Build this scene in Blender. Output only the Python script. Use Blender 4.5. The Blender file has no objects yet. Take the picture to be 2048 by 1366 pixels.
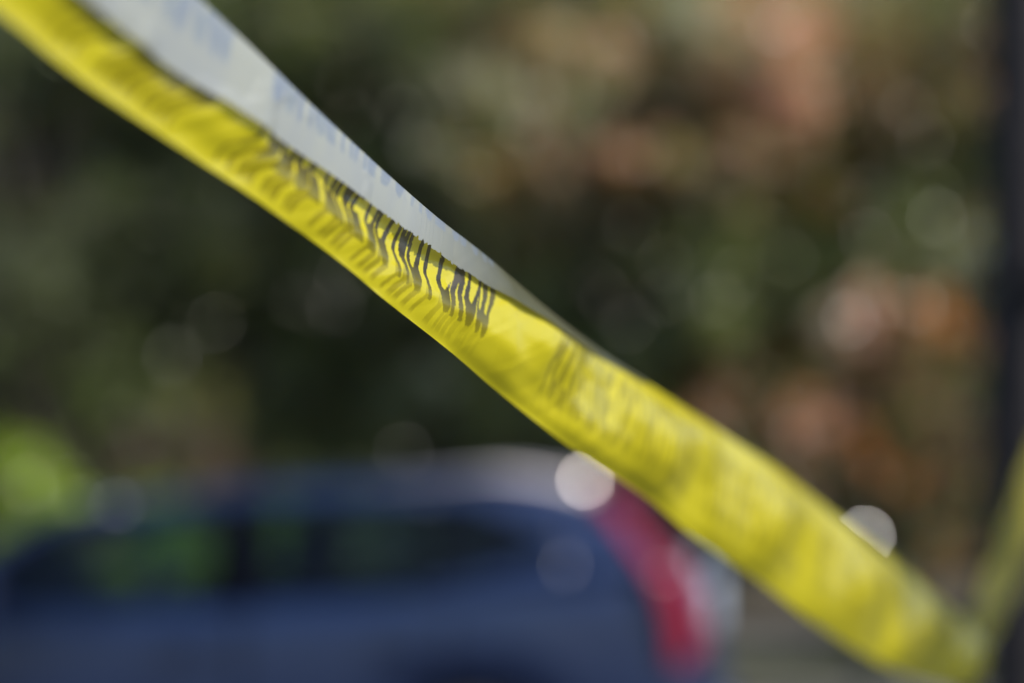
import bpy, bmesh, math, random
import numpy as np
from mathutils import Vector, Matrix

# ------------------------------------------------------------------ camera, sky, sun, exposure
C = bpy.context.scene.collection
sc = bpy.context.scene
FPX = 2844.0                      # focal length in pixels of the 2048 wide photograph
CAMH = 1.65
PITCH = math.atan((915 - 683) / FPX)
cam = bpy.data.cameras.new('camera')
camo = bpy.data.objects.new('camera', cam); C.objects.link(camo)
camo.location = (0, 0, CAMH)
camo.rotation_euler = (math.radians(90) + PITCH, 0, 0)
cam.sensor_width = 36; cam.lens = 50
cam.clip_start = 0.02; cam.clip_end = 500
cam.dof.use_dof = True; cam.dof.focus_distance = 0.56; cam.dof.aperture_fstop = 1.95
cam.dof.aperture_blades = 0
sc.camera = camo

SUN_EL, SUN_AZ = 44.0, 120.0       # azimuth measured clockwise from straight ahead (+Y) towards +X
w = bpy.data.worlds.new('World'); sc.world = w; w.use_nodes = True
nt = w.node_tree; nt.nodes.clear()
sky = nt.nodes.new('ShaderNodeTexSky'); sky.sky_type = 'NISHITA'; sky.sun_disc = False
sky.sun_elevation = math.radians(SUN_EL); sky.sun_rotation = math.radians(SUN_AZ)
bg = nt.nodes.new('ShaderNodeBackground'); bg.inputs[1].default_value = 0.13
wo = nt.nodes.new('ShaderNodeOutputWorld')
nt.links.new(sky.outputs[0], bg.inputs[0]); nt.links.new(bg.outputs[0], wo.inputs[0])
sl = bpy.data.lights.new('sun', 'SUN'); sl.energy = 4.6; sl.angle = math.radians(0.53); sl.color = (1.0, 0.94, 0.86)
so = bpy.data.objects.new('sun', sl); C.objects.link(so)
se, sa = math.radians(SUN_EL), math.radians(SUN_AZ)
SUND = Vector((math.sin(sa) * math.cos(se), math.cos(sa) * math.cos(se), math.sin(se)))   # towards the sun
so.rotation_euler = SUND.to_track_quat('Z', 'Y').to_euler(); so.location = (0, 0, 20)
sc.view_settings.view_transform = 'Standard'; sc.view_settings.look = 'None'
sc.view_settings.exposure = 0.4; sc.view_settings.gamma = 1.0
sc.cycles.use_adaptive_sampling = False
sc.cycles.use_denoising = True
sc.cycles.sample_clamp_direct = 0; sc.cycles.sample_clamp_indirect = 6
sc.cycles.max_bounces = 8; sc.cycles.transparent_max_bounces = 12
sc.cycles.caustics_reflective = False; sc.cycles.caustics_refractive = False

# ------------------------------------------------------------------ helpers
cp, sp = math.cos(PITCH), math.sin(PITCH)
def ray3(px, py, d):
    """world point seen at (px, py) of the 2048 px picture at depth d along the optical axis"""
    x = (px - 1024) / FPX * d; u = (683 - py) / FPX * d
    return Vector((x, d * cp - u * sp, CAMH + d * sp + u * cp))
def proj(p):
    q = Vector(p) - Vector((0, 0, CAMH))
    d = q.y * cp + q.z * sp; u = -q.y * sp + q.z * cp
    return (1024 + FPX * q.x / d, 683 - FPX * u / d, d)
def interp(x, pts):
    xs = [p[0] for p in pts]; ys = [p[1] for p in pts]
    return float(np.interp(x, xs, ys))
def smooth_interp(x, pts):
    """monotone-ish smooth interpolation through points"""
    n = len(pts)
    if x <= pts[0][0]:
        i = 0
    elif x >= pts[-1][0]:
        i = n - 2
    else:
        i = max(k for k in range(n - 1) if pts[k][0] <= x)
    def slope(k):
        if k == 0: return (pts[1][1] - pts[0][1]) / (pts[1][0] - pts[0][0])
        if k == n - 1: return (pts[-1][1] - pts[-2][1]) / (pts[-1][0] - pts[-2][0])
        return (pts[k + 1][1] - pts[k - 1][1]) / (pts[k + 1][0] - pts[k - 1][0])
    x0, y0 = pts[i]; x1, y1 = pts[i + 1]; h = x1 - x0; t = (x - x0) / h
    if t < 0 or t > 1:
        return y0 + slope(i) * (x - x0) if t < 0 else y1 + slope(i + 1) * (x - x1)
    m0, m1 = slope(i) * h, slope(i + 1) * h
    return (2*t**3 - 3*t**2 + 1)*y0 + (t**3 - 2*t**2 + t)*m0 + (-2*t**3 + 3*t**2)*y1 + (t**3 - t**2)*m1

def mat(name, col, rough=0.6, metal=0.0, spec=0.5, coat=0.0, coat_rough=0.05, noise=0.0, nscale=8.0, trans=0.0, bump=0.0, bscale=40.0):
    m = bpy.data.materials.new(name); m.use_nodes = True
    t = m.node_tree; p = t.nodes['Principled BSDF']
    p.inputs['Base Color'].default_value = (*col, 1); p.inputs['Roughness'].default_value = rough
    p.inputs['Metallic'].default_value = metal; p.inputs['Specular IOR Level'].default_value = spec
    p.inputs['Coat Weight'].default_value = coat; p.inputs['Coat Roughness'].default_value = coat_rough
    tc = t.nodes.new('ShaderNodeTexCoord')
    if noise:
        n = t.nodes.new('ShaderNodeTexNoise'); n.inputs['Scale'].default_value = nscale; n.inputs['Detail'].default_value = 5
        r = t.nodes.new('ShaderNodeMapRange'); r.inputs['To Min'].default_value = 1 - noise; r.inputs['To Max'].default_value = 1 + noise
        h = t.nodes.new('ShaderNodeMix'); h.data_type = 'RGBA'; h.blend_type = 'MULTIPLY'; h.inputs['Factor'].default_value = 1
        h.inputs['A'].default_value = (*col, 1)
        t.links.new(tc.outputs['Object'], n.inputs['Vector']); t.links.new(n.outputs['Fac'], r.inputs['Value'])
        t.links.new(r.outputs[0], h.inputs['B']); t.links.new(h.outputs['Result'], p.inputs['Base Color'])
    if bump:
        n2 = t.nodes.new('ShaderNodeTexNoise'); n2.inputs['Scale'].default_value = bscale; n2.inputs['Detail'].default_value = 6
        b = t.nodes.new('ShaderNodeBump'); b.inputs['Strength'].default_value = bump; b.inputs['Distance'].default_value = 0.02
        t.links.new(tc.outputs['Object'], n2.inputs['Vector']); t.links.new(n2.outputs['Fac'], b.inputs['Height'])
        t.links.new(b.outputs[0], p.inputs['Normal'])
    if trans:
        tr = t.nodes.new('ShaderNodeBsdfTranslucent'); tr.inputs['Color'].default_value = (*[min(1, c * 1.3) for c in col], 1)
        mx = t.nodes.new('ShaderNodeMixShader'); mx.inputs[0].default_value = trans
        o = t.nodes['Material Output']
        t.links.new(p.outputs[0], mx.inputs[1]); t.links.new(tr.outputs[0], mx.inputs[2]); t.links.new(mx.outputs[0], o.inputs[0])
    return m

def tag(o, label=None, cat=None, group=None, kind=None):
    if label: o['label'] = label
    if cat: o['category'] = cat
    if group: o['group'] = group
    if kind: o['kind'] = kind
    return o
def empty(name, loc, label, cat, group=None, rz=0):
    o = bpy.data.objects.new(name, None); C.objects.link(o); o.location = loc; o.rotation_euler = (0, 0, rz)
    o.empty_display_size = 0.1
    return tag(o, label, cat, group)
def mesh_obj(name, verts, faces, m, parent=None, smooth=True, mats=None, mi=None):
    me = bpy.data.meshes.new(name); me.from_pydata([tuple(v) for v in verts], [], faces); me.update()
    if mats:
        for q in mats: me.materials.append(q)
        me.polygons.foreach_set('material_index', mi)
    else:
        me.materials.append(m)
    if smooth: me.polygons.foreach_set('use_smooth', [True] * len(me.polygons))
    o = bpy.data.objects.new(name, me); C.objects.link(o)
    if parent: o.parent = parent
    return o
def bm_obj(name, bm, m, parent=None, smooth=False):
    me = bpy.data.meshes.new(name); bmesh.ops.recalc_face_normals(bm, faces=bm.faces); bm.to_mesh(me); bm.free()
    me.materials.append(m)
    if smooth: me.polygons.foreach_set('use_smooth', [True] * len(me.polygons))
    o = bpy.data.objects.new(name, me); C.objects.link(o)
    if parent: o.parent = parent
    return o
def box(bm, c, s, bev=0.0, rot=None):
    g = bmesh.ops.create_cube(bm, size=1)
    M = Matrix.Translation(c) @ (rot.to_matrix().to_4x4() if rot else Matrix()) @ Matrix.Diagonal((*s, 1))
    bmesh.ops.transform(bm, matrix=M, verts=g['verts'])
    if bev:
        es = list({e for v in g['verts'] for e in v.link_edges})
        bmesh.ops.bevel(bm, geom=es, offset=bev, segments=3, affect='EDGES', profile=0.5)
def tube(bm, pts, rads, n=10, cap=True):
    rings = []
    for i, p in enumerate(pts):
        p = Vector(p)
        a = Vector(pts[max(0, i - 1)]); b = Vector(pts[min(len(pts) - 1, i + 1)])
        d = (b - a).normalized(); u = d.orthogonal().normalized() if abs(d.z) < 0.9 else Vector((1, 0, 0))
        u = (u - d * u.dot(d)).normalized(); v = d.cross(u)
        rings.append([bm.verts.new(p + (u * math.cos(2*math.pi*k/n) + v * math.sin(2*math.pi*k/n)) * rads[i]) for k in range(n)])
    for i in range(len(rings) - 1):
        for k in range(n):
            bm.faces.new((rings[i][k], rings[i][(k+1) % n], rings[i+1][(k+1) % n], rings[i+1][k]))
    if cap:
        bm.faces.new(rings[0][::-1]); bm.faces.new(rings[-1])
def lathe(bm, prof, n=24, c=(0, 0, 0)):
    rings = [[bm.verts.new((c[0] + r*math.cos(2*math.pi*k/n), c[1] + r*math.sin(2*math.pi*k/n), c[2] + z)) for k in range(n)] for r, z in prof]
    for i in range(len(rings) - 1):
        for k in range(n):
            bm.faces.new((rings[i][k], rings[i][(k+1) % n], rings[i+1][(k+1) % n], rings[i+1][k]))
    bm.faces.new(rings[0][::-1]); bm.faces.new(rings[-1])

# ------------------------------------------------------------------ the setting
def sheet(name, x0, x1, y0, y1, z, m, h=0.0):
    bm = bmesh.new()
    if h:
        box(bm, ((x0+x1)/2, (y0+y1)/2, z - h/2), (x1-x0, y1-y0, h))
    else:
        bm.faces.new([bm.verts.new(v) for v in ((x0, y0, z), (x1, y0, z), (x1, y1, z), (x0, y1, z))])
    return tag(bm_obj(name, bm, m), kind='structure')
sheet('ground', -250, 250, -120, 380, 0.0, mat('soil', (0.055, 0.045, 0.03), 0.95, noise=0.4, nscale=3, bump=0.4))
sheet('road', -60, 60, 3.6, 9.4, 0.004, mat('asphalt', (0.05, 0.05, 0.052), 0.85, noise=0.25, nscale=40, bump=0.3, bscale=120))
sheet('kerb', -60, 60, 9.4, 9.55, 0.13, mat('kerb_concrete', (0.16, 0.155, 0.145), 0.85, noise=0.15, nscale=6), h=0.15)
sheet('pavement', -60, 60, 11.4, 13.2, 0.12, mat('paving_concrete', (0.13, 0.13, 0.125), 0.85, noise=0.15, nscale=4), h=0.14)
sheet('verge', -60, 60, 9.55, 11.4, 0.10, mat('verge_soil', (0.05, 0.055, 0.02), 0.95, noise=0.3, nscale=9), h=0.12)

random.seed(7); rng = np.random.default_rng(11)
def grass():
    V, F = [], []
    for i in range(26000):
        x = random.uniform(-5.5, 6.5); y = random.uniform(9.6, 11.35); a = random.uniform(0, math.pi); h = random.uniform(.03, .09)
        dx, dy = math.cos(a)*.005, math.sin(a)*.005; lx, ly = random.uniform(-.03, .03), random.uniform(-.03, .03)
        k = len(V); V += [(x-dx, y-dy, .1), (x+dx, y+dy, .1), (x+lx, y+ly, .1+h)]; F.append((k, k+1, k+2))
    o = mesh_obj('grass', V, F, mat('grass_blade', (0.05, 0.06, 0.018), 0.55, trans=0.3), smooth=False)
    tag(o, 'short green grass along the verge beyond the road', 'grass', kind='stuff')
grass()

# ------------------------------------------------------------------ foliage
LM = {}
def lm(n, c, r=0.28, s=0.9): LM[n] = mat('leaf_' + n, c, r, spec=s, trans=0.42)
lm('dark', (0.07, 0.085, 0.04)); lm('green', (0.20, 0.26, 0.075)); lm('grey_green', (0.38, 0.43, 0.27))
lm('olive', (0.36, 0.35, 0.085)); lm('tan', (0.55, 0.44, 0.26)); lm('orange', (0.52, 0.24, 0.06))
lm('pink', (0.68, 0.42, 0.30)); lm('lime', (0.31, 0.45, 0.008)); lm('brown', (0.12, 0.075, 0.05)); lm('pale', (0.58, 0.55, 0.44))
LM['glossy'] = mat('leaf_glossy', (0.20, 0.17, 0.10), 0.48, spec=1.0, trans=0.1)
LM['glossy_pink'] = mat('leaf_glossy_pink', (0.36, 0.24, 0.19), 0.44, spec=1.0, trans=0.1)
LK = list(LM)
BARK = mat('bark', (0.055, 0.045, 0.035), 0.9, noise=0.4, nscale=12, bump=0.7, bscale=25)

def leaves(clumps):
    """clumps: (centre, radius xyz, count, {palette: weight}, leaf size) -> verts, faces, material indices"""
    Vs, mi = [], []
    for c, r, n, pal, size in clumps:
        ks = list(pal); ws = np.array([pal[k] for k in ks], float); ws /= ws.sum()
        # sub-clumps make light and dark knots
        ns = max(3, n // 45)
        sd = rng.normal(size=(ns, 3)); sd /= np.linalg.norm(sd, axis=1)[:, None]
        sc_ = sd * (rng.uniform(0.25, 1, (ns, 1)) ** 0.5) * np.array(r)
        which = rng.integers(0, ns, n)
        pk = rng.choice(len(ks), ns, p=ws)
        off = rng.normal(size=(n, 3)) * np.array(r) * 0.17
        P = np.array(c) + sc_[which] + off
        mm = np.where(rng.random(n) < 0.6, pk[which], rng.choice(len(ks), n, p=ws))
        ax = rng.normal(size=(n, 3)); ax /= np.linalg.norm(ax, axis=1)[:, None]
        up = rng.normal(size=(n, 3)) + np.array([0, -0.3, 0.9]); up -= ax * np.sum(up*ax, 1)[:, None]; up /= np.linalg.norm(up, axis=1)[:, None]
        sd2 = np.cross(ax, up); L = (size * rng.uniform(0.6, 1.35, n))[:, None]
        base = P - ax*L*.5; tip = P + ax*L*.5 - up*L*.08
        l = P + sd2*L*.28 - ax*L*.05 + up*L*.04; rr = P - sd2*L*.28 - ax*L*.05 + up*L*.04
        Vs.append(np.stack([base, l, tip, rr], 1).reshape(-1, 3)); mi.append(np.array([LK.index(k) for k in ks])[mm])
    V = np.concatenate(Vs); mi = np.concatenate(mi)
    F = np.arange(len(V)).reshape(-1, 4)
    return V, F, mi
def foliage_obj(name, clumps, parent, extra=()):
    V, F, mi = leaves(clumps)
    V = V.tolist(); F = F.tolist(); mi = mi.tolist()
    for p, s, k, nrm in extra:      # leaves turned so that they catch the sun
        u = nrm.orthogonal().normalized(); v = nrm.cross(u); a = len(V)
        for j in range(6):
            q = p + (u*math.cos(j*math.pi/3) + v*math.sin(j*math.pi/3)*.8)*s*.5
            V.append(tuple(q))
        F.append(list(range(a, a+6))); mi.append(LK.index(k))
    used = sorted(set(mi)); remap = {k: i for i, k in enumerate(used)}
    loc = parent.location
    V = [(x-loc.x, y-loc.y, z-loc.z) for x, y, z in V]
    return mesh_obj(name, V, F, None, parent, smooth=False, mats=[LM[LK[k]] for k in used], mi=[remap[k] for k in mi])
def half_normal(p):
    v = (Vector((0, 0, CAMH)) - p).normalized(); return (v + SUND).normalized()

def plant(kind, label, cat, base, trunk_h, trunk_r, clumps, group, glints=()):
    r = empty(kind, base, label, cat, group)
    bm = bmesh.new(); rr = random.Random(int(base[0]*100) + 5)
    top = Vector((rr.uniform(-.15, .15), rr.uniform(-.1, .1), trunk_h))
    tube(bm, [(0, 0, -.05), (0.02, 0.01, trunk_h*.3), tuple(top*.7), tuple(top)], [trunk_r*1.35, trunk_r, trunk_r*.85, trunk_r*.6], 10)
    for c, rad, n, pal, s in clumps:
        e = Vector(c) - Vector(base)
        f = min(.95, max(.2, (e.z*.55)/max(trunk_h, .01)))
        st = Vector((top.x*f, top.y*f, trunk_h*f))
        mid = st.lerp(e, .5) + Vector((rr.uniform(-.1, .1), rr.uniform(-.1, .1), .08))*min(1, trunk_h)
        tube(bm, [tuple(st), tuple(mid), tuple(e)], [trunk_r*.5, trunk_r*.3, trunk_r*.1], 6)
    bm_obj('trunk', bm, BARK, r, True)
    foliage_obj('crown', clumps, r, glints)
    return r

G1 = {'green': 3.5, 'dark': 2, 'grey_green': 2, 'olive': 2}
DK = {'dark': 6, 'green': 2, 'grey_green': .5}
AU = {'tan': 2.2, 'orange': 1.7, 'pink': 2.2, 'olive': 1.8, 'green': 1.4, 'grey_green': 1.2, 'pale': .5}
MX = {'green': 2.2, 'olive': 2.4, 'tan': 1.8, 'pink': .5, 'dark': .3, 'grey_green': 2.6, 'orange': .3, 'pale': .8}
def cl(px, py, d, rpx, pal, n=1200, size=.105, ry=None, flat=1.0):
    r = rpx / FPX * d
    return (tuple(ray3(px, py, d)), (r, r*.8, (ry or rpx)/FPX*d*flat), n, pal, size)
def gl(px, py, d, s, k='glossy'):
    p = ray3(px, py, d); return (p, s, k, half_normal(p))

def dapple(xs, d, n, seed):
    q = random.Random(seed)
    return [gl(q.uniform(*xs), q.uniform(0, 660), d, q.uniform(.025, .055), q.choice(['glossy', 'glossy', 'glossy_pink'])) for _ in range(n)]
TG = 'trees beyond the road'
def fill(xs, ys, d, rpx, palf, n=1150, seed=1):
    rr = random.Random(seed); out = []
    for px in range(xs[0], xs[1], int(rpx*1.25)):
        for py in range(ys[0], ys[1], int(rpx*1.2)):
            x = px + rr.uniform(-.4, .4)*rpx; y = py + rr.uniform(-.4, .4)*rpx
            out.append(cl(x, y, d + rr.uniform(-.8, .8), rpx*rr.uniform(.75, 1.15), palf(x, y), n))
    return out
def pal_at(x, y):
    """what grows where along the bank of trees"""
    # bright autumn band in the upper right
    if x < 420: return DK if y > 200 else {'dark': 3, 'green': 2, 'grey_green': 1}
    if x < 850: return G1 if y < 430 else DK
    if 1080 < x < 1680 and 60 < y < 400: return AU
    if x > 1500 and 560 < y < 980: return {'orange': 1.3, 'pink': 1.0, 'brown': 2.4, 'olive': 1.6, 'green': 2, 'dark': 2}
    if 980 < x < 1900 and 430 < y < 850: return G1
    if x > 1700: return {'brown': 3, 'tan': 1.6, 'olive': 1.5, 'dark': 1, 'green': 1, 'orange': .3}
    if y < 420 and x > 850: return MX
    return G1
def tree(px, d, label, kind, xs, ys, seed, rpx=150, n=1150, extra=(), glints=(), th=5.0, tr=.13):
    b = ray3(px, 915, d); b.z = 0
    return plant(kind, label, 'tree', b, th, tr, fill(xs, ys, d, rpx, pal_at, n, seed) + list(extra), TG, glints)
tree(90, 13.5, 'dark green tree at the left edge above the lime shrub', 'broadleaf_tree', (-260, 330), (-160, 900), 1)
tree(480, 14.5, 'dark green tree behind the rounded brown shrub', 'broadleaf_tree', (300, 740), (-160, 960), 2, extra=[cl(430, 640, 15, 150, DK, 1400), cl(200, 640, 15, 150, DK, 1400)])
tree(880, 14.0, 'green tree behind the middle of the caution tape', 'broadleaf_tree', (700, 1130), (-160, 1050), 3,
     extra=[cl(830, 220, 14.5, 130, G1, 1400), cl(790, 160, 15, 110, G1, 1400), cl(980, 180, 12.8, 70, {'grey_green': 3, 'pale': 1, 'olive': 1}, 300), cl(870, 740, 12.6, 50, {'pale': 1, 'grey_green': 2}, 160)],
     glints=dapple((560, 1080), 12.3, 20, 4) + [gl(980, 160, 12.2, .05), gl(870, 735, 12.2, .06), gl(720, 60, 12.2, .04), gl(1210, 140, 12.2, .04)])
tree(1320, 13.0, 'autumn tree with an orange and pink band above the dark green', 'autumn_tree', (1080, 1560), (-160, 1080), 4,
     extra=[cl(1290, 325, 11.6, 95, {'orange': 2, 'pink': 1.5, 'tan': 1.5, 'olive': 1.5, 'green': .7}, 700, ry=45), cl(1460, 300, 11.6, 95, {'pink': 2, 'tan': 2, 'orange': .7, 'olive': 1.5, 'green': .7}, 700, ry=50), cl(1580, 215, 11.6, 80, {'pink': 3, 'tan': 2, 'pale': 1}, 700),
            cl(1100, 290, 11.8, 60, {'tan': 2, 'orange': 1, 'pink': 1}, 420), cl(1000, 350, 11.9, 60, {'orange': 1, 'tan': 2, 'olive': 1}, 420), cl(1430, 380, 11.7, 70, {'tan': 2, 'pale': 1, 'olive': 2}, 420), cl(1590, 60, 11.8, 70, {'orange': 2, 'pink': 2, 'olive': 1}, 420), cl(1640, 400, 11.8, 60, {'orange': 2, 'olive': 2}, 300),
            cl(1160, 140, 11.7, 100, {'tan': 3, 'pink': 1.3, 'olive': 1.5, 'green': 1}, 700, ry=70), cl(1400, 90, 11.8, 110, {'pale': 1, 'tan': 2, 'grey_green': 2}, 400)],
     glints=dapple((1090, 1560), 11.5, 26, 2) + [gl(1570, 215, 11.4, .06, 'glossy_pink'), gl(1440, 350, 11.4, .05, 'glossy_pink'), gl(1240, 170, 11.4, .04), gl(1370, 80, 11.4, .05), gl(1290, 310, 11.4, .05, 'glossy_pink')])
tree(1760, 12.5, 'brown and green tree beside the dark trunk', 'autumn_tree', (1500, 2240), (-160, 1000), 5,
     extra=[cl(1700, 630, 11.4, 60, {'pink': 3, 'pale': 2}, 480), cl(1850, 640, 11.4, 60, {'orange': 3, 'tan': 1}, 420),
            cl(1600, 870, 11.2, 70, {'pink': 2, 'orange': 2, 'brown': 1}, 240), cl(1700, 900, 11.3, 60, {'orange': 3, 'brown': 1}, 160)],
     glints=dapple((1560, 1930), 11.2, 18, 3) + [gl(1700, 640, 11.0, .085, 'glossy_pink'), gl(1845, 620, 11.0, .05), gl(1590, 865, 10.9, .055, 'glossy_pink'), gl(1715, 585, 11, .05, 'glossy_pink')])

# far wood that closes the view behind the trees
def wood():
    clumps = []
    rr = random.Random(3)
    for i in range(230):
        x = rr.uniform(-16, 17); z = rr.uniform(0.3, 12.5)
        clumps.append(((x, 21 + rr.uniform(-1.5, 1.5), z), (1.6, 1.2, 1.3), 760, {'dark': 4, 'green': 2, 'brown': 1, 'olive': .6}, .34))
    V, F, mi = leaves(clumps); used = sorted(set(mi.tolist())); rm = {k: i for i, k in enumerate(used)}
    o = mesh_obj('woodland', V.tolist(), F.tolist(), None, smooth=False, mats=[LM[LK[k]] for k in used], mi=[rm[k] for k in mi.tolist()])
    tag(o, 'dense dark woodland far behind the autumn trees', 'woodland', kind='stuff')
wood()

# shrubs
SG = 'shrubs on the far side of the road'
def shrub(px, py, d, wpx, hpx, pal, label, n=2600, kind='shrub', size=.07, glints=(), low=()):
    b = ray3(px, 915, d); b.z = 0.1 if d < 11.4 else 0.0
    top = ray3(px, py, d).z; r = wpx/FPX*d
    cs = []
    rr = random.Random(int(px))
    for k in range(9):
        a = rr.uniform(0, 6.28); q = rr.uniform(0, .5)
        cs.append(((b.x + r*q*math.cos(a), b.y + r*q*.8*math.sin(a), b.z + (top-b.z)*rr.uniform(.35, .72)), (r*.6, r*.55, (top-b.z)*.3), n//9, pal, size))
    return plant(kind, label, 'shrub', b, (top-b.z)*.55, .03, cs + list(low), SG, glints)
shrub(50, 835, 9.9, 150, 300, {'lime': 6, 'olive': 1, 'green': 1}, 'bright lime green shrub at the left edge above the car bonnet')
shrub(290, 960, 9.7, 170, 120, {'lime': 6, 'green': 1}, 'low lime shrub seen through the front side window', n=3800)
shrub(550, 985, 9.9, 70, 120, {'lime': 5, 'green': 2}, 'small green shrub seen through the rear door window', n=1800)
shrub(330, 745, 10.6, 170, 300, {'brown': 6, 'tan': .7, 'olive': 1, 'dark': 1.5}, 'rounded brown shrub beyond the windscreen of the car')
shrub(680, 900, 12.6, 180, 300, DK, 'dark evergreen shrub low behind the car roof')
shrub(1050, 850, 12.6, 190, 300, {'dark': 4, 'olive': 1, 'brown': 1}, 'dark olive shrub behind the rear of the car roof')
shrub(1420, 930, 13.6, 190, 300, {'dark': 4, 'green': 1, 'brown': 1}, 'dark green shrub right of the red tail lamp')
shrub(1740, 1130, 10.8, 90, 200, {'dark': 4, 'green': 1}, 'low dark shrub on the verge below the end of the tape', n=1600)
shrub(1800, 960, 13.6, 230, 300, {'dark': 5, 'green': 1}, 'dark green shrub between the added glint post and the trunk')

# ------------------------------------------------------------------ blue car
def car():
    root = empty('parked_car', (-1.38, 6.62, 0.004), 'dark blue five-door car with tall red tail lamps parked beyond the tape', 'car', rz=math.radians(-5))
    paint = mat('blue_paint', (0.010, 0.024, 0.078), 0.35, metal=0.3, spec=0.5, coat=.6, coat_rough=0.22)
    black = mat('black_trim', (0.003, 0.004, 0.007), 0.85, spec=.02)
    glint_metal = mat('glint_facet_metal', (0.80, 0.74, 0.73), 0.365, metal=1.0)
    silver = mat('silver_rail', (0.62, 0.57, 0.57), 0.5, metal=.8)
    red = mat('red_lens', (0.21, 0.006, 0.03), 0.3, spec=.3, coat=.3, coat_rough=.2)
    clear = mat('lens_and_glint', (0.5, 0.6, 0.75), 0.1, coat=1.0)
    seatm = mat('seat_cloth', (0.02, 0.02, 0.022), 0.9)
    rub = mat('tyre_rubber', (0.02, 0.02, 0.02), 0.85)
    glass = bpy.data.materials.new('tinted_glass'); glass.use_nodes = True
    t = glass.node_tree; t.nodes.clear()
    tr = t.nodes.new('ShaderNodeBsdfTransparent'); tr.inputs[0].default_value = (0.42, 0.54, 0.55, 1)
    gs = t.nodes.new('ShaderNodeBsdfGlossy'); gs.inputs['Roughness'].default_value = 0.12
    fr = t.nodes.new('ShaderNodeFresnel'); fr.inputs[0].default_value = 1.5
    mx = t.nodes.new('ShaderNodeMixShader'); o = t.nodes.new('ShaderNodeOutputMaterial')
    t.links.new(fr.outputs[0], mx.inputs[0]); t.links.new(tr.outputs[0], mx.inputs[1]); t.links.new(gs.outputs[0], mx.inputs[2]); t.links.new(mx.outputs[0], o.inputs[0])

    HW = [(-2.25, .62), (-2.1, .80), (-1.7, .89), (-.9, .91), (.6, .91), (1.6, .89), (2.0, .85), (2.2, .76), (2.27, .66)]
    BELT = [(-2.25, .70), (-2.05, .86), (-1.6, .95), (-.95, 1.02), (0, 1.05), (1.0, 1.10), (1.6, 1.16), (2.05, 1.20), (2.2, 1.14), (2.27, .95)]
    ROOF = [(-1.0, 1.04), (-.75, 1.22), (-.45, 1.41), (-.15, 1.47), (.2, 1.515), (.7, 1.535), (1.2, 1.54), (1.6, 1.525), (1.82, 1.47), (2.0, 1.36), (2.12, 1.18)]
    RW = [(-1.0, .80), (-.45, .66), (.2, .62), (1.2, .62), (1.75, .58), (2.12, .70)]
    hw = lambda x: smooth_interp(x, HW); belt = lambda x: smooth_interp(x, BELT); roof = lambda x: smooth_interp(x, ROOF); rw = lambda x: smooth_interp(x, RW)
    # lower body
    def wheel_arch(x):
        b = .26
        for cx in (-1.38, 1.30):
            q = .40**2 - (x-cx)**2
            if q > 0: b = max(b, .33 + math.sqrt(q))
        return b
    xs = np.linspace(-2.25, 2.27, 110)
    V, F = [], []; NR = 15
    for x in xs:
        w_, h_, b_ = hw(x), belt(x), min(wheel_arch(x), belt(x) - .12)
        for side in (-1, 1):
            for k in range(8):
                f = k/7
                z = b_ + (h_ - b_)*f
                y = w_*(1 - .05*abs(f-.55)**1.5*2) - (.012 if .60 < f < .75 else 0)
                if f == 1: y = w_*.955
                if f == 0: y = w_*.93
                V.append((x, side*y, z))
            for k in (1, 2, 3):
                f = k/3; V.append((x, side*w_*.955*(1-f), h_ + .035*math.sin(f*math.pi/2)*(1 if x < -.9 else .2)))
    m_ = 11
    for i in range(len(xs)-1):
        for s in range(2):
            for k in range(m_-1):
                a = i*22 + s*11 + k; b = a + 22
                F.append((a, b, b+1, a+1) if s == 0 else (a, a+1, b+1, b))
    for i in (0, len(xs)-1):
        a = i*22
        F.append([a+k for k in range(11)] + [a+11+k for k in range(9, -1, -1)])
    mesh_obj('body', V, F, paint, root)
    # roof panel with rounded side rails
    def side_y(x, z):      # tumblehome of the greenhouse
        b, r = belt(x), roof(x) - .05
        f = min(1, max(0, (z-b)/max(.02, r-b)))
        return hw(x)*.955 + (rw(x) + .035 - hw(x)*.955)*(f**1.25)
    xs = np.linspace(-.22, 1.86, 60); V, F = [], []
    prof = [(1.055, -.075), (1.05, -.045), (1.0, -.018), (.93, -.003), (.8, .006), (.5, .014), (0, .018)]
    full = [(p, q) for p, q in prof] + [(-p, q) for p, q in prof[::-1][1:]]
    for x in xs:
        for p, q in full: V.append((x, -p*rw(x), roof(x) + q))
    n = len(full)
    for i in range(len(xs)-1):
        for k in range(n-1): F.append((i*n+k, (i+1)*n+k, (i+1)*n+k+1, i*n+k+1))
    o = mesh_obj('roof', V, F, paint, root)
    sm = o.modifiers.new('thick', 'SOLIDIFY'); sm.thickness = .02; sm.offset = -1
    # greenhouse pieces built on the side surface
    def patch(name, xa, xb, za, zb, m, s, off, parent=root, nx=24, nz=8, thick=.006):
        V, F = [], []
        for i in range(nx+1):
            for j in range(nz+1):
                f = j/nz; x0 = xa(f) if callable(xa) else xa; x1 = xb(f) if callable(xb) else xb
                x = x0 + (x1-x0)*i/nx; lo, hi = za(x), zb(x); z = lo + max(0.004, hi-lo)*f
                V.append((x, s*(side_y(x, z)+off), z))
        for i in range(nx):
            for j in range(nz):
                a = i*(nz+1)+j; F.append((a, a+nz+1, a+nz+2, a+1))
        o = mesh_obj(name, V, F, m, parent)
        if m is glass: return o
        q = o.modifiers.new('thick', 'SOLIDIFY'); q.thickness = thick; q.offset = 0
        return o
    lo = lambda x: belt(x) - .005
    hi = lambda x: roof(x) - .055
    winhi = lambda x: min(roof(x) - .075, 1.535) if x < 1.1 else min(roof(x) - .075, 1.535 - (x-1.1)*.42)
    winlo = lambda x: belt(x) + .03 + (0 if x < 1.2 else (x-1.2)*.16)
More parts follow.
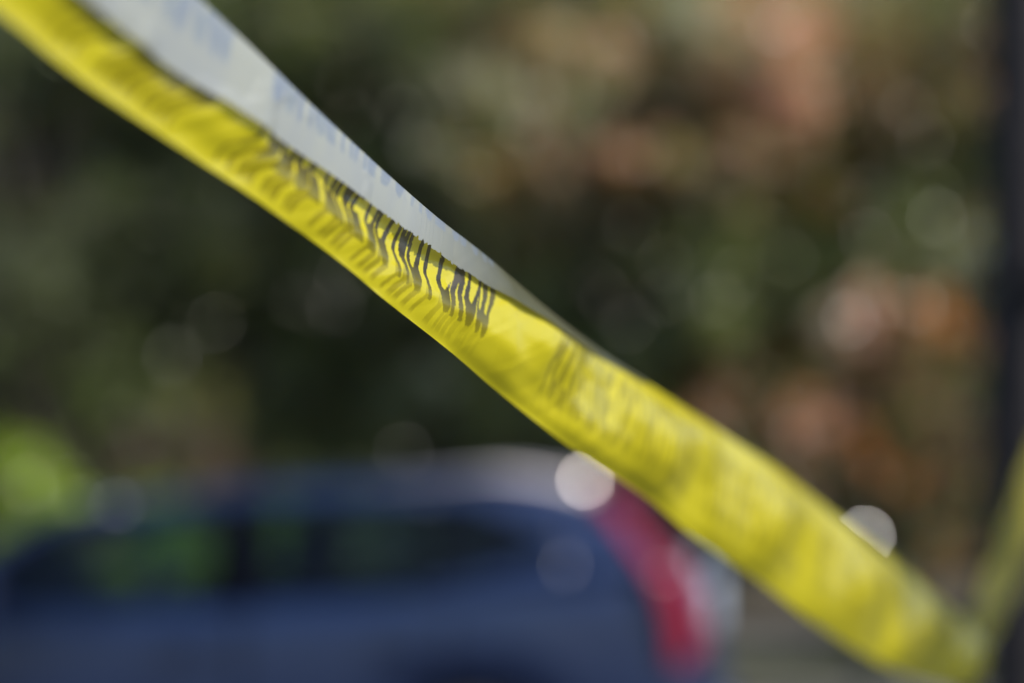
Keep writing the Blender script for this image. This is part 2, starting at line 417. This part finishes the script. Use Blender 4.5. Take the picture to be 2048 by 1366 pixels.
    for s in (-1, 1):
        patch('side_window', -.62, .24, winlo, winhi, glass, s, 0, thick=.004)
        patch('side_window', .44, 1.12, winlo, winhi, glass, s, 0, thick=.004)
        patch('quarter_window', 1.2, 1.68, winlo, winhi, glass, s, 0, thick=.004)
        patch('centre_pillar', .24, .44, lo, hi, black, s, .002, nx=3, thick=.008)
        patch('rear_pillar', 1.12, 1.2, lo, hi, black, s, .002, nx=3, thick=.008)
        patch('corner_pillar', 1.68, 2.08, lo, lambda x: roof(x) - .04, paint, s, 0, thick=.04)
        patch('quarter_panel', 1.1, 1.68, winhi, hi, paint, s, .0, thick=.03)
        patch('quarter_panel', 1.1, 1.68, lo, winlo, paint, s, .0, nz=3, thick=.03)
        patch('roof_side', -.3, 1.12, winhi, hi, paint, s, 0, nz=3, thick=.03)
        # windscreen pillar
        bm = bmesh.new(); pts = [(x, s*(side_y(x, roof(x)-.03)), roof(x)-.03) for x in np.linspace(-1.0, -.18, 9)]
        tube(bm, pts, [.045]*9, 8); bm_obj('windscreen_pillar', bm, paint, root, True)
        # door sill strip and seams
        for xd in (-.86, .39, 1.22):
            bm = bmesh.new(); box(bm, (xd, s*(hw(xd)*.995), .72), (.008, .012, .60))
            bm_obj('door_seam', bm, black, root)
        for xd in (.2, 1.05):
            bm = bmesh.new(); box(bm, (xd, s*(hw(xd)+.018), .92), (.20, .03, .03), .012); bm_obj('door_handle', bm, paint, root, True)
        # mirror
        bm = bmesh.new(); box(bm, (-.62, s*1.02, 1.10), (.12, .2, .15), .04); box(bm, (-.6, s*.92, 1.06), (.05, .1, .04), .01)
        bm_obj('door_mirror', bm, paint, root, True)
        # roof rail
        bm = bmesh.new(); pts = []
        for x in np.linspace(.85, 1.75, 26):
            e = min((x-.85)/.5, (1.75-x)/.40); pts.append((x, s*(rw(x)*.93 - .10*max(0, x-1.3)), roof(x) + .0 + .035*min(1, max(0, e))))
        tube(bm, pts, [.005 + .017*max(0, min(1, (q_[0]-.95)/.55)) for q_ in pts], 10); bm_obj('roof_rail', bm, silver, root, True)
        # tall tail lamp along the rear corner
        def lampx(f): return 1.86 + .34*min(1, f*1.5) + .03
        V, F = [], []; NZ, NX = 26, 8
        for j in range(NZ+1):
            f = j/NZ; z = 1.50 - f*.66
            xc = interp(z, [(.84, 2.13), (.95, 2.16), (1.1, 2.12), (1.2, 2.07), (1.36, 1.93), (1.5, 1.80)])
            hwid = interp(z, [(.84, .045), (.95, .07), (1.15, .065), (1.3, .05), (1.5, .035)])
            for i in range(NX+1):
                g = i/NX; x = xc - hwid*1.2 + 2*hwid*g
                yy = side_y(min(x, 2.1), max(z, belt(x))) if z > belt(min(x, 2.2)) else hw(min(x, 2.26))
                y = yy + .018 - .20*max(0, g-.45)**1.6
                V.append((x, s*y, z))
        for j in range(NZ):
            for i in range(NX):
                a = j*(NX+1)+i; F.append((a, a+1, a+NX+2, a+NX+1))
        lamp = mesh_obj('tail_lamp', V, F, red, root); q = lamp.modifiers.new('thick', 'SOLIDIFY'); q.thickness = .03; q.offset = 0
        bm = bmesh.new(); box(bm, (2.235, s*.74, 1.08), (.07, .10, .20), .03); bm_obj('rear_glint_block', bm, clear, lamp, True)  # pale blue block stands in for the sky glint on the rear corner
        bm = bmesh.new(); box(bm, (-2.10, s*.68, .74), (.22, .3, .14), .05); bm_obj('headlight', bm, clear, root, True)
        # wheels
        for cx in (-1.38, 1.30):
            bm = bmesh.new(); lathe(bm, [(.22, -.1), (.33, -.11), (.345, -.07), (.345, .07), (.33, .11), (.22, .1)], 36)
            bmesh.ops.rotate(bm, matrix=Matrix.Rotation(math.pi/2, 3, 'X'), verts=bm.verts)
            bmesh.ops.translate(bm, vec=(cx, s*.79, .345), verts=bm.verts)
            wh = bm_obj('wheel', bm, rub, root, True)
            bm = bmesh.new(); lathe(bm, [(.05, -.115), (.21, -.105), (.225, -.09), (.225, .09), (.21, .105), (.05, .115)], 30)
            bmesh.ops.rotate(bm, matrix=Matrix.Rotation(math.pi/2, 3, 'X'), verts=bm.verts)
            bmesh.ops.translate(bm, vec=(cx, s*.795, .345), verts=bm.verts)
            bm_obj('rim', bm, silver, wh, True)
    # windscreen and hatch glass
    def cross_glass(name, x0, x1, inset, m, k=.9, nx=10, zoff=0.0):
        V, F = [], []
        for i in range(nx+1):
            x = x0 + (x1-x0)*i/nx
            for j in range(13):
                g = -1 + j/6; y = g*(side_y(x, roof(x)-.03))*k
                V.append((x - .06*(1-g*g)*(1 if x0 < 0 else -1.0), y, roof(x) - inset + zoff))
        for i in range(nx):
            for j in range(12): a = i*13+j; F.append((a, a+13, a+14, a+1))
        mesh_obj(name, V, F, m, root)
    cross_glass('windscreen', -.98, -.2, .02, glass)
    cross_glass('rear_window', 1.86, 2.11, .02, glass)
    bm = bmesh.new(); box(bm, (2.20, 0, 1.0), (.06, 1.2, .3), .03); bm_obj('tailgate', bm, paint, root, True)
    bm = bmesh.new(); box(bm, (2.27, 0, .55), (.14, 1.6, .34), .06); bm_obj('bumper', bm, paint, root, True); bm = bmesh.new(); box(bm, (-2.24, 0, .5), (.14, 1.5, .38), .06); bm_obj('bumper', bm, paint, root, True)
    bm = bmesh.new(); box(bm, (1.90, 0, 1.505), (.24, 1.08, .04), .015); bm_obj('spoiler', bm, paint, root, True)
    for xx, yy in ((-.05, -.38), (-.05, .38), (.95, -.38), (.95, .38)):
        bm = bmesh.new(); box(bm, (xx+.28, yy, .82), (.16, .48, .62), .06, Matrix.Rotation(.2, 3, 'Y').to_euler())
        box(bm, (xx+.36, yy, 1.22), (.10, .26, .18), .04); box(bm, (xx, yy, .52), (.5, .48, .18), .06)
        bm_obj('car_seat', bm, seatm, root, True)
    bm = bmesh.new(); box(bm, (-.75, 0, .92), (.35, 1.4, .12), .04); bm_obj('dashboard', bm, black, root, True)
    # polished facet added by the near roof rail, angled to throw a sun glint
    root_m = Matrix.Translation(root.location) @ Matrix.Rotation(root.rotation_euler.z, 4, 'Z')
    tgt = ray3(1170, 960, 5.80)
    loc = root_m.inverted() @ tgt
    wn = half_normal(tgt); ln = (root_m.inverted().to_3x3() @ wn).normalized()
    bm = bmesh.new(); q = ln.to_track_quat('Z', 'Y').to_matrix().to_4x4()
    lathe(bm, [(.010, -.02), (.017, -.016), (.017, -.002), (.013, 0.0)], 20)
    bmesh.ops.transform(bm, matrix=Matrix.Translation(loc) @ q, verts=bm.verts)
    bm_obj('rail_glint_facet', bm, glint_metal, root, False)
    print('glint facet local', loc)
    for x in (1.75, 1.86, 2.27, -.22, -.98):
        for z in (roof(min(x, 2.1)), ):
            print('carpt', x, proj(root_m @ Vector((x, -rw(min(x, 2.1)), z))))
    print('beltpts', [tuple(round(c) for c in proj(root_m @ Vector((x, -hw(x), belt(x))))[:2]) for x in (-1, 0, 1, 2, 2.2)])
    return root
car()

# ------------------------------------------------------------------ added glint post, stake, trunk on the right
def glint_post():
    tgt = ray3(1731, 1072, 7.2)  # post added to hold a small cap that throws the sun glint
    r = empty('added_glint_post', (tgt.x, tgt.y + .05, 0), 'added dark post whose cap is angled to throw a sun glint', 'glint_post')
    dk = mat('glint_post_dark_steel', (0.02, 0.022, 0.025), 0.5, noise=.2)
    ch = mat('glint_cap_steel', (0.72, 0.72, 0.72), 0.385, metal=1)
    h = tgt.z - .03
    bm = bmesh.new(); lathe(bm, [(.075, 0), (.075, .015), (.05, .03), (.045, h-.05), (.05, h-.045), (.05, h-.03), (.04, h-.02), (.02, h-.005)], 28)
    bm_obj('post', bm, dk, r, True)
    bm = bmesh.new(); n = half_normal(tgt); q = n.to_track_quat('Z', 'Y').to_matrix().to_4x4()
    lathe(bm, [(.012, -.03), (.02, -.02), (.020, -.002), (.016, 0)], 22)
    bmesh.ops.transform(bm, matrix=Matrix.Translation((tgt.x-r.location.x, tgt.y-r.location.y, tgt.z)) @ q, verts=bm.verts)
    bm_obj('glint_cap', bm, ch, r)
glint_post()
def trunk():
    b = ray3(2050, 915, 3.4); b.z = 0
    r = empty('dark_tree', b, 'dark bare tree trunk at the right edge of the photo', 'tree')
    bm = bmesh.new(); P = []; R = []
    rr = random.Random(4)
    for i in range(26):
        z = i*.16; P.append((-.03 + .018*z + .008*math.sin(z*3), .01*math.sin(z*2), z - .05)); R.append(.10 - .006*z + .06*math.exp(-z*5))
    tube(bm, P, R, 20); 
    for v in bm.verts:
        a = math.atan2(v.co.y, v.co.x); v.co.x += .006*math.cos(a)*math.sin(a*7 + v.co.z*4); v.co.y += .006*math.sin(a)*math.sin(a*7 + v.co.z*4)
    bm_obj('trunk', bm, mat('dark_bark', (0.022, 0.019, 0.022), 0.9, noise=.4, nscale=14, bump=.8, bscale=30), r, True)
    top = Vector((-.03 + .018*4, 0, 4.0)); bm = bmesh.new()
    ends = [(.6, .3, 5.3), (-.5, .2, 5.5), (.1, -.4, 5.6)]; low = ray3(1985, 1200, 1.32) + SUND*1.75 + Vector((.2, 0, 0)) - b
    tube(bm, [(0, 0, 2.0), (.25, -.9, 2.5), tuple(low)], [.05, .035, .015], 8)  # limb added to carry the unseen shading leaves
    for e in ends: tube(bm, [tuple(top - Vector((0, 0, .1))), tuple(top.lerp(Vector(e), .5) + Vector((0, 0, .1))), e], [.06, .045, .02], 8)
    bm_obj('limb', bm, BARK, r, True)
    sh = ray3(1985, 1200, 1.32)
    foliage_obj('crown', [(tuple(b + Vector(e)), (.9, .8, .6), 700, DK, .08) for e in ends] + [(tuple(sh + SUND*t_ + Vector((dx_, 0, 0))), (.36, .45, .36), 1500, DK, .07) for t_, dx_ in ((1.6, .1), (2.1, .1), (2.6, .22), (3.1, .3))], r)  # last clumps: unseen leaves added sunward to shade the tape end
trunk()

# ------------------------------------------------------------------ the tape
# lettering sampled from real type set in Blender's built-in font
def text_grid(words, height, res=0.0004):
    """words: list of (text, x0, width) in metres -> boolean grid over (length, height)"""
    L = 2.4; nx, ny = int(L/res), int(height/res); G = np.zeros((nx, ny), bool)
    cache = {}
    for txt, x0, wd in words:
        if txt not in cache:
            cu = bpy.data.curves.new('type', 'FONT'); cu.body = txt; cu.offset = 0.045; cu.resolution_u = 6
            ob = bpy.data.objects.new('type', cu); C.objects.link(ob)
            dg = bpy.context.evaluated_depsgraph_get(); me = bpy.data.meshes.new_from_object(ob.evaluated_get(dg)); me.calc_loop_triangles()
            v = np.array([q.co[:2] for q in me.vertices]); tri = [tuple(t.vertices) for t in me.loop_triangles]
            C.objects.unlink(ob); bpy.data.objects.remove(ob); bpy.data.curves.remove(cu); bpy.data.meshes.remove(me)
            cache[txt] = (v, tri)
        v, tri = cache[txt]
        a = v.min(0); b = v.max(0); q = (v - a)/(b - a)*np.array([wd, height]) + np.array([x0 + .4, 0])
        for t in tri:
            p = q[list(t)]/res
            i0, i1 = int(p[:, 0].min()), int(p[:, 0].max())+1; j0, j1 = int(p[:, 1].min()), int(p[:, 1].max())+1
            i0 = max(i0, 0); i1 = min(max(i1, 0), nx-1); j1 = min(j1, ny)
            if i1 <= i0 or j1 <= j0: continue
            X, Y = np.meshgrid(np.arange(i0, i1)+.5, np.arange(j0, j1)+.5, indexing='ij')
            d = [(p[(k+1) % 3, 0]-p[k, 0])*(Y-p[k, 1]) - (p[(k+1) % 3, 1]-p[k, 1])*(X-p[k, 0]) for k in range(3)]
            ins = ((d[0] >= 0) & (d[1] >= 0) & (d[2] >= 0)) | ((d[0] <= 0) & (d[1] <= 0) & (d[2] <= 0))
            G[i0:i1, j0:j1] |= ins
    return G, res

def tape():
    K = .65; TW = .076
    depth = lambda x: K/(1/0.86 - (x - 800)*0.000600)        # straight line receding to the right
    CREST = [(300, -98), (403, 0), (513, 103), (611, 198), (700, 280), (793, 364), (881, 440), (969, 510), (1071, 602), (1164, 677), (1231, 726), (1310, 777), (1400, 836), (1486, 893), (1549, 934), (1673, 1034), (1797, 1130), (1880, 1202), (1950, 1262)]
    BOT = [(-400, -240), (0, 28), (137, 142), (273, 238), (410, 331), (500, 391), (588, 455), (646, 498), (705, 545), (764, 596), (900, 704), (988, 779), (1076, 848), (1149, 902), (1300, 1003), (1383, 1072), (1507, 1156), (1632, 1250), (1756, 1326), (1850, 1364), (2000, 1392)]
    EDGE = [(-200, -260), (0, -128), (147, -18), (273, 78), (342, 132), (479, 221), (581, 289), (646, 333), (740, 403), (822, 461), (875, 501), (951, 562), (1052, 628), (1111, 668), (1180, 702), (1235, 732), (1300, 771), (1400, 836)]
    xs = np.concatenate([np.arange(-60, 240, 3.0), np.arange(240, 1240, .8), np.arange(1240, 1951, 1.5)])
    cx = [(float(x)) for x in xs]
    crest = [ray3(x, smooth_interp(x, CREST) if x > 300 else smooth_interp(300, CREST) + (x-300)*1.06, depth(x*.92+20)) for x in cx]
    n = len(crest)
    crest_a = np.array([tuple(p) for p in crest])
    tang = np.gradient(crest_a, axis=0); tang /= np.linalg.norm(tang, axis=1)[:, None]
    # fall line of the panel: straight down made square to the run of the tape
    down = np.array([0, 0, -1.0]); c = down - tang*(tang @ down)[:, None]; c /= np.linalg.norm(c, axis=1)[:, None]
    nrm = np.cross(tang, c); 
    s = np.sign(np.sum(nrm*(np.array([0, 0, CAMH]) - crest_a), 1)); nrm *= s[:, None]
    arc = np.concatenate([[0], np.cumsum(np.linalg.norm(np.diff(crest_a, axis=0), axis=1))])
    # width that lands on the lower edge
    wid = np.zeros(n); endoff = K*np.interp(np.array(cx), [560, 700], [-.008, -.004])
    for i in range(n):
        lo_, hi_ = .003, .12
        for _ in range(24):
            m = (lo_+hi_)/2; q = proj(crest_a[i] + c[i]*m + nrm[i]*endoff[i])
            if q[1] < smooth_interp(q[0], BOT): lo_ = m
            else: hi_ = m
        wid[i] = (lo_+hi_)/2
    k = np.hanning(43); k /= k.sum(); wid = np.convolve(np.pad(wid, 21, 'edge'), k, 'valid')
    lapw = np.zeros(n)
    for i in range(n):
        if cx[i] > 1290: continue
        lo_, hi_ = .0003, .12
        for _ in range(24):
            m = (lo_+hi_)/2; q = proj(crest_a[i] + c[i]*m + nrm[i]*(.005*K))
            if q[1] < smooth_interp(q[0], EDGE): lo_ = m
            else: hi_ = m
        lapw[i] = (lo_+hi_)/2
    lapw = np.convolve(np.pad(lapw, 10, 'edge'), np.ones(21)/21, 'valid')
    TWL = wid + lapw
    print('lapw', [(int(cx[i]), round(lapw[i]*1000, 1), round(TWL[i]*1000, 1)) for i in range(0, n, 120)])
    print('tape widths', [(int(cx[i]), round(wid[i]*1000, 1), round(arc[i], 3)) for i in range(0, n, 120)])
    lap = [(-60, .028), (300, .026), (450, .024), (600, .0215), (750, .019), (850, .0165), (950, .0135), (1050, .0105), (1150, .006), (1250, .003), (1300, .0005), (2000, .0)]
    ax = np.array(cx)
    at = lambda px: float(np.interp(px, ax, arc))
    a200, a960, a1070 = at(255), at(985), at(1095)
    W1 = a960 - a200
    WP = W1*.66; words = []; x = a960 - WP
    while x > -.45: words.append(('POLICE LINE DO NOT CROSS', x, WP)); x -= WP + .022
    x = a1070
    while x < 1.6: words.append(('POLICE LINE DO NOT CROSS', x, WP)); x += WP + .022
    LH = .100; F0, FH = .17, .66      # the band of type: height of the letters as a share of the film
    G, res = text_grid(words, LH)
    def ink(u, y):
        i = ((np.asarray(u) + .4)/res).astype(int); j = ((np.asarray(y) - F0)/FH*LH/res).astype(int)
        ok = (i >= 0) & (i < G.shape[0]) & (j >= 0) & (j < G.shape[1])
        return np.where(ok, G[np.clip(i, 0, G.shape[0]-1), np.clip(j, 0, G.shape[1]-1)], False).astype(float)
    def film(name, white, parent, P, u, y, prints, ghost, label=None):
        """P: (ni, nj, 3) grid"""
        ni, nj = P.shape[:2]
        idx = np.arange(ni*nj).reshape(ni, nj)
        F = np.stack([idx[:-1, :-1], idx[1:, :-1], idx[1:, 1:], idx[:-1, 1:]], -1).reshape(-1, 4)
        loc = np.array(parent.location)
        me = bpy.data.meshes.new(name)
        me.vertices.add(ni*nj); me.vertices.foreach_set('co', (P - loc).reshape(-1))
        me.loops.add(F.size); me.loops.foreach_set('vertex_index', F.reshape(-1).astype(np.int32))
        me.polygons.add(len(F)); me.polygons.foreach_set('loop_start', np.arange(0, F.size, 4, dtype=np.int32)); me.polygons.foreach_set('loop_total', np.full(len(F), 4, np.int32))
        me.update(); me.validate()
        me.polygons.foreach_set('use_smooth', [True]*len(F))
        for nme, arr in (('print', prints), ('shadow_and_tint', ghost)):
            at_ = me.attributes.new(nme, 'FLOAT', 'POINT'); at_.data.foreach_set('value', arr.reshape(-1).astype(np.float32))
        me.materials.append(white)
        o = bpy.data.objects.new(name, me); C.objects.link(o); o.parent = parent
        if label: o['label'] = label
        return o
    def film_mat(name, base, printc, ghostc, trans, rough, tcol, gfac=1.0):
        m = bpy.data.materials.new(name); m.use_nodes = True; t = m.node_tree; p = t.nodes['Principled BSDF']
        A = t.nodes.new('ShaderNodeAttribute'); A.attribute_name = 'print'
        B = t.nodes.new('ShaderNodeAttribute'); B.attribute_name = 'shadow_and_tint'
        def mixc(fac, a, b):
            q = t.nodes.new('ShaderNodeMix'); q.data_type = 'RGBA'
            t.links.new(fac, q.inputs['Factor'])
            for sk, v in (('A', a), ('B', b)):
                if isinstance(v, tuple): q.inputs[sk].default_value = (*v, 1)
                else: t.links.new(v, q.inputs[sk])
            return q.outputs['Result']
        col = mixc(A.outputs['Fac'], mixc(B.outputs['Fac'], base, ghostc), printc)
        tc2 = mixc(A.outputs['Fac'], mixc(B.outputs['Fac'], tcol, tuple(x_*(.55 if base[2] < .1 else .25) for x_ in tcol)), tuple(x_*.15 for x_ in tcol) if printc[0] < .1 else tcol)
        t.links.new(col, p.inputs['Base Color']); p.inputs['Roughness'].default_value = rough
        p.inputs['Specular IOR Level'].default_value = .6; p.inputs['Coat Weight'].default_value = 1 if base[2] < .1 else .3; p.inputs['Coat Roughness'].default_value = .28
        nz = t.nodes.new('ShaderNodeTexNoise'); nz.inputs['Scale'].default_value = 900; nz.inputs['Detail'].default_value = 2
        tc = t.nodes.new('ShaderNodeTexCoord'); t.links.new(tc.outputs['Object'], nz.inputs['Vector'])
        bp = t.nodes.new('ShaderNodeBump'); bp.inputs['Strength'].default_value = .08; bp.inputs['Distance'].default_value = .0006
        t.links.new(nz.outputs['Fac'], bp.inputs['Height']); t.links.new(bp.outputs[0], p.inputs['Normal'])
        tr = t.nodes.new('ShaderNodeBsdfTranslucent'); t.links.new(tc2, tr.inputs['Color'])
        mx = t.nodes.new('ShaderNodeMixShader'); mx.inputs[0].default_value = trans
        t.links.new(p.outputs[0], mx.inputs[1]); t.links.new(tr.outputs[0], mx.inputs[2]); t.links.new(mx.outputs[0], t.nodes['Material Output'].inputs[0])
        return m
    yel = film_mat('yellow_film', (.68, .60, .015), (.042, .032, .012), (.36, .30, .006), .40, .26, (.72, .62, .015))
    sheen = film_mat('sky_sheen_film', (.43, .475, .50), (.22, .30, .46), (.12, .125, .07), .50, .40, (.50, .50, .40))  # pale base and bluish print stand in for sky sheen on yellow film
    root = empty('caution_tape', tuple(crest[n//2]), 'yellow plastic police line tape with black lettering and a folded edge coloured pale for sky sheen', 'caution tape')

    # --- long yellow panel, crest to lower edge
    NJ = 84
    v = np.linspace(0, 1, NJ)[None, :]; U = arc[:, None]; X = ax[:, None]
    def env(x, a, b, c_, d): return np.interp(x, [a, b, c_, d], [0, 1, 1, 0])
    W = wid[:, None]
    # cross section: a gentle S on the left, rolling outwards on the right
    def prof(pts): return np.interp(np.broadcast_to(v, (n, NJ)), [p[0] for p in pts], [p[1] for p in pts])
    ker = np.hanning(15); ker /= ker.sum()
    def sm(a): return np.apply_along_axis(lambda r: np.convolve(np.pad(r, 7, 'edge'), ker, 'valid'), 1, a)
    pL = sm(prof([(0, 0), (.35, -.001), (.58, .0015), (.75, -.002), (.88, -.0065), (1, -.008)]))
    pM = sm(prof([(0, 0), (.3, -.002), (.5, -.0025), (.68, .0015), (.85, -.001), (1, -.004)]))
    pR = sm(prof([(0, 0), (.1, .0065), (.25, .0115), (.45, .0125), (.7, .0095), (.9, .003), (1, -.004)]))
    wl = np.interp(ax, [560, 700], [1, 0])[:, None]; wr_ = np.interp(ax, [860, 1080], [0, 1])[:, None]
    off = pL*wl + pM*(1-wl)*(1-wr_) + pR*wr_
    # creases and ripples of slack film
    rp = .0011*np.sin(U*95 + v*4.2)*np.sin(v*math.pi) + .0007*np.sin(U*210 - v*6)*np.sin(v*math.pi)**2
    rp += wr_*((.0068*np.sin(U*43 + v*2.0 + .6) + .0026*np.sin(U*81 - v*3))*np.sin(v*math.pi)) 
    def rnd(seed, step):       # smooth random function of one variable
        q_ = np.random.default_rng(seed).normal(size=4000)
        return lambda z: np.interp((z + 1)/step, np.arange(4000), q_)
    f1, f2, f3 = rnd(1, .006), rnd(2, .011), rnd(3, .0035)
    edge = np.sin(np.clip(v, 0, 1)*math.pi)**.6
    cr = .00035*f1(U + .030*v + .004*np.sin(v*7)) + .0006*f2(U - .020*v) + .00012*f3(U + .05*v)
    off = (off + rp + cr*edge)*K
    P = crest_a[:, None, :] + c[:, None, :]*(W*v)[..., None] + nrm[:, None, :]*off[..., None]
    y = TW*0 + (wid[:, None])*(1-v)                                # height above the lower edge
    ysc = np.interp(ax, [0, 1250, 1400, 2000], [1, 1, 1, 1])[:, None]
    # the print drags with the stretched film
    shear = wl*np.interp(v, [.4, .62, .8, 1], [0, .001, -.010, -.012]) + (1-wl)*(1-wr_)*np.interp(v, [.3, .55, .75, 1], [0, -.003, .004, -.006]) + wr_*np.interp(v, [0, .2, .5, 1], [.014, .002, -.002, .004])
    uu = U - K*shear + .0008*np.sin(v*9 + U*50)
    yy = y/TWL[:, None]
    pr = ink(uu, yy)
    # lower band: shadows of the letters behind, painted as darker yellow
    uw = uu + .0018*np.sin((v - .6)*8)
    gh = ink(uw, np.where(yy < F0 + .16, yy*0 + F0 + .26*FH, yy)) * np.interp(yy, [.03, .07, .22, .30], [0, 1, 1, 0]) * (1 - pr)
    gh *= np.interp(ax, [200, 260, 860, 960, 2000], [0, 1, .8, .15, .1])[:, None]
    # ink goes thin and brown where the film is strained at the lower end of the letters
    thin = 1 - np.interp(yy, [.17, .27, .36], [.45, .15, 0])
    pr = pr*thin*np.interp(ax, [0, 950, 1060, 1300, 2000], [1, 1, .55, .38, .34])[:, None]
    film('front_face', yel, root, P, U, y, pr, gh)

    # --- folded edge: from the crest down over the front, ragged free edge
    sel = ax < 1290; m = int(sel.sum()); LJ = 40
    lw = lapw[sel]
    rr = random.Random(9)
    rag = np.zeros(m); 
    noise = np.array([rr.uniform(-1, 1) for _ in range(m)])
    for i in range(m):
        amp = .0006*math.exp(-((ax[i]-855)/75)**2) + .00008
        rag[i] = noise[i - i % 4]*amp*.9 + noise[i]*amp*.5
    vv = np.linspace(0, 1, LJ)[None, :]
    reach = (lw + rag)[:, None]*vv
    # cross section: comes over the crest, then leans outwards towards the viewer
    outw = .0005 + .0018*np.sin(vv*math.pi*.5)*np.minimum(1, lw[:, None]/.012) + .0005*np.sin(U[sel]*110)*vv
    base = crest_a[sel]
    offc = off[sel][:, :1]
    # follow the panel below so that the flap never sinks into it
    offp = np.stack([np.interp(reach[i]/wid[i], v[0], off[i]) for i in range(m)])
    Pl = base[:, None, :] + c[sel][:, None, :]*(reach - .0008*np.sin(np.minimum(1, vv*6)*math.pi))[..., None] + nrm[sel][:, None, :]*(np.maximum(offp, offc*(1-vv)) + outw*np.minimum(1, vv*5))[..., None]
    yl = wid[sel][:, None] + reach                                # distance up the film from its lower edge
    prl = ink(U[sel] - .003*vv + .0015*np.sin(vv*5), yl/TWL[sel][:, None])*.6
    ghl = np.interp(ax[sel], [820, 1010], [0, 1])[:, None] + np.zeros_like(prl); prl = prl*np.interp(ax[sel], [800, 1050], [1, .4])[:, None]
    film('folded_edge', sheen, root, Pl, U[sel], yl, prl, ghl, 'tape folded over with a ragged edge, coloured pale for sky sheen')
    for px in (300, 500, 700, 850, 1000, 1100, 1200):
        i = int(np.searchsorted(ax, px)); print('lap', px, [round(q) for q in proj(Pl[i, -1])[:2]], 'bot', [round(q) for q in proj(P[i, -1])[:2]])

    # --- the tape turns round the stake and climbs to the trunk
    D0 = depth(1900)
    A = [(1925, 1238, D0*1.01), (1948, 1205, D0*1.03), (1985, 1120, D0*1.1), (2020, 1030, D0*1.3), (2060, 930, D0*1.7), (2090, 870, 3.1)]
    B = [(1905, 1338, D0), (1955, 1312, D0*1.05), (2000, 1240, D0*1.15), (2045, 1150, D0*1.36), (2085, 1040, D0*1.74), (2120, 980, 3.05)]
    NI, NJ2 = 160, 24
    fa = lambda pts, t_: tuple(smooth_interp(t_, [(i, p[k]) for i, p in enumerate(pts)]) for k in range(3))
    Q = np.zeros((NI, NJ2, 3))
    for i in range(NI):
        t_ = (len(A)-1)*i/(NI-1); a_ = ray3(*fa(A, t_)); b_ = ray3(*fa(B, t_))
        nn = (b_-a_).cross(Vector((1, 1, 0))).normalized()
        for j in range(NJ2):
            g = j/(NJ2-1); Q[i, j] = a_.lerp(b_, g) + nn*(.004*math.sin(g*math.pi) + .002*math.sin(i*.2 + g*3))
    z0 = np.zeros((NI, NJ2)); ul = np.linspace(arc[-1], arc[-1] + .6, NI)[:, None] + z0
    film('turned_back_span', yel, root, Q, ul, z0, ink(ul, np.linspace(1, 0, NJ2)[None, :] + z0)*.5, z0)
    # stake
    e = ray3(1932, 1290, D0*1.02)
    r = empty('garden_stake', (e.x, e.y, 0), 'thin dark stake at the lower right that the tape turns round', 'stake')
    bm = bmesh.new(); h = e.z + .04
    lathe(bm, [(.004, 0), (.010, .03), (.010, h-.02), (.012, h-.012), (.012, h-.004), (.008, h)], 16)
    bm_obj('rod', bm, mat('stake_steel', (.03, .028, .026), .6, noise=.3, nscale=30), r, True)
tape()
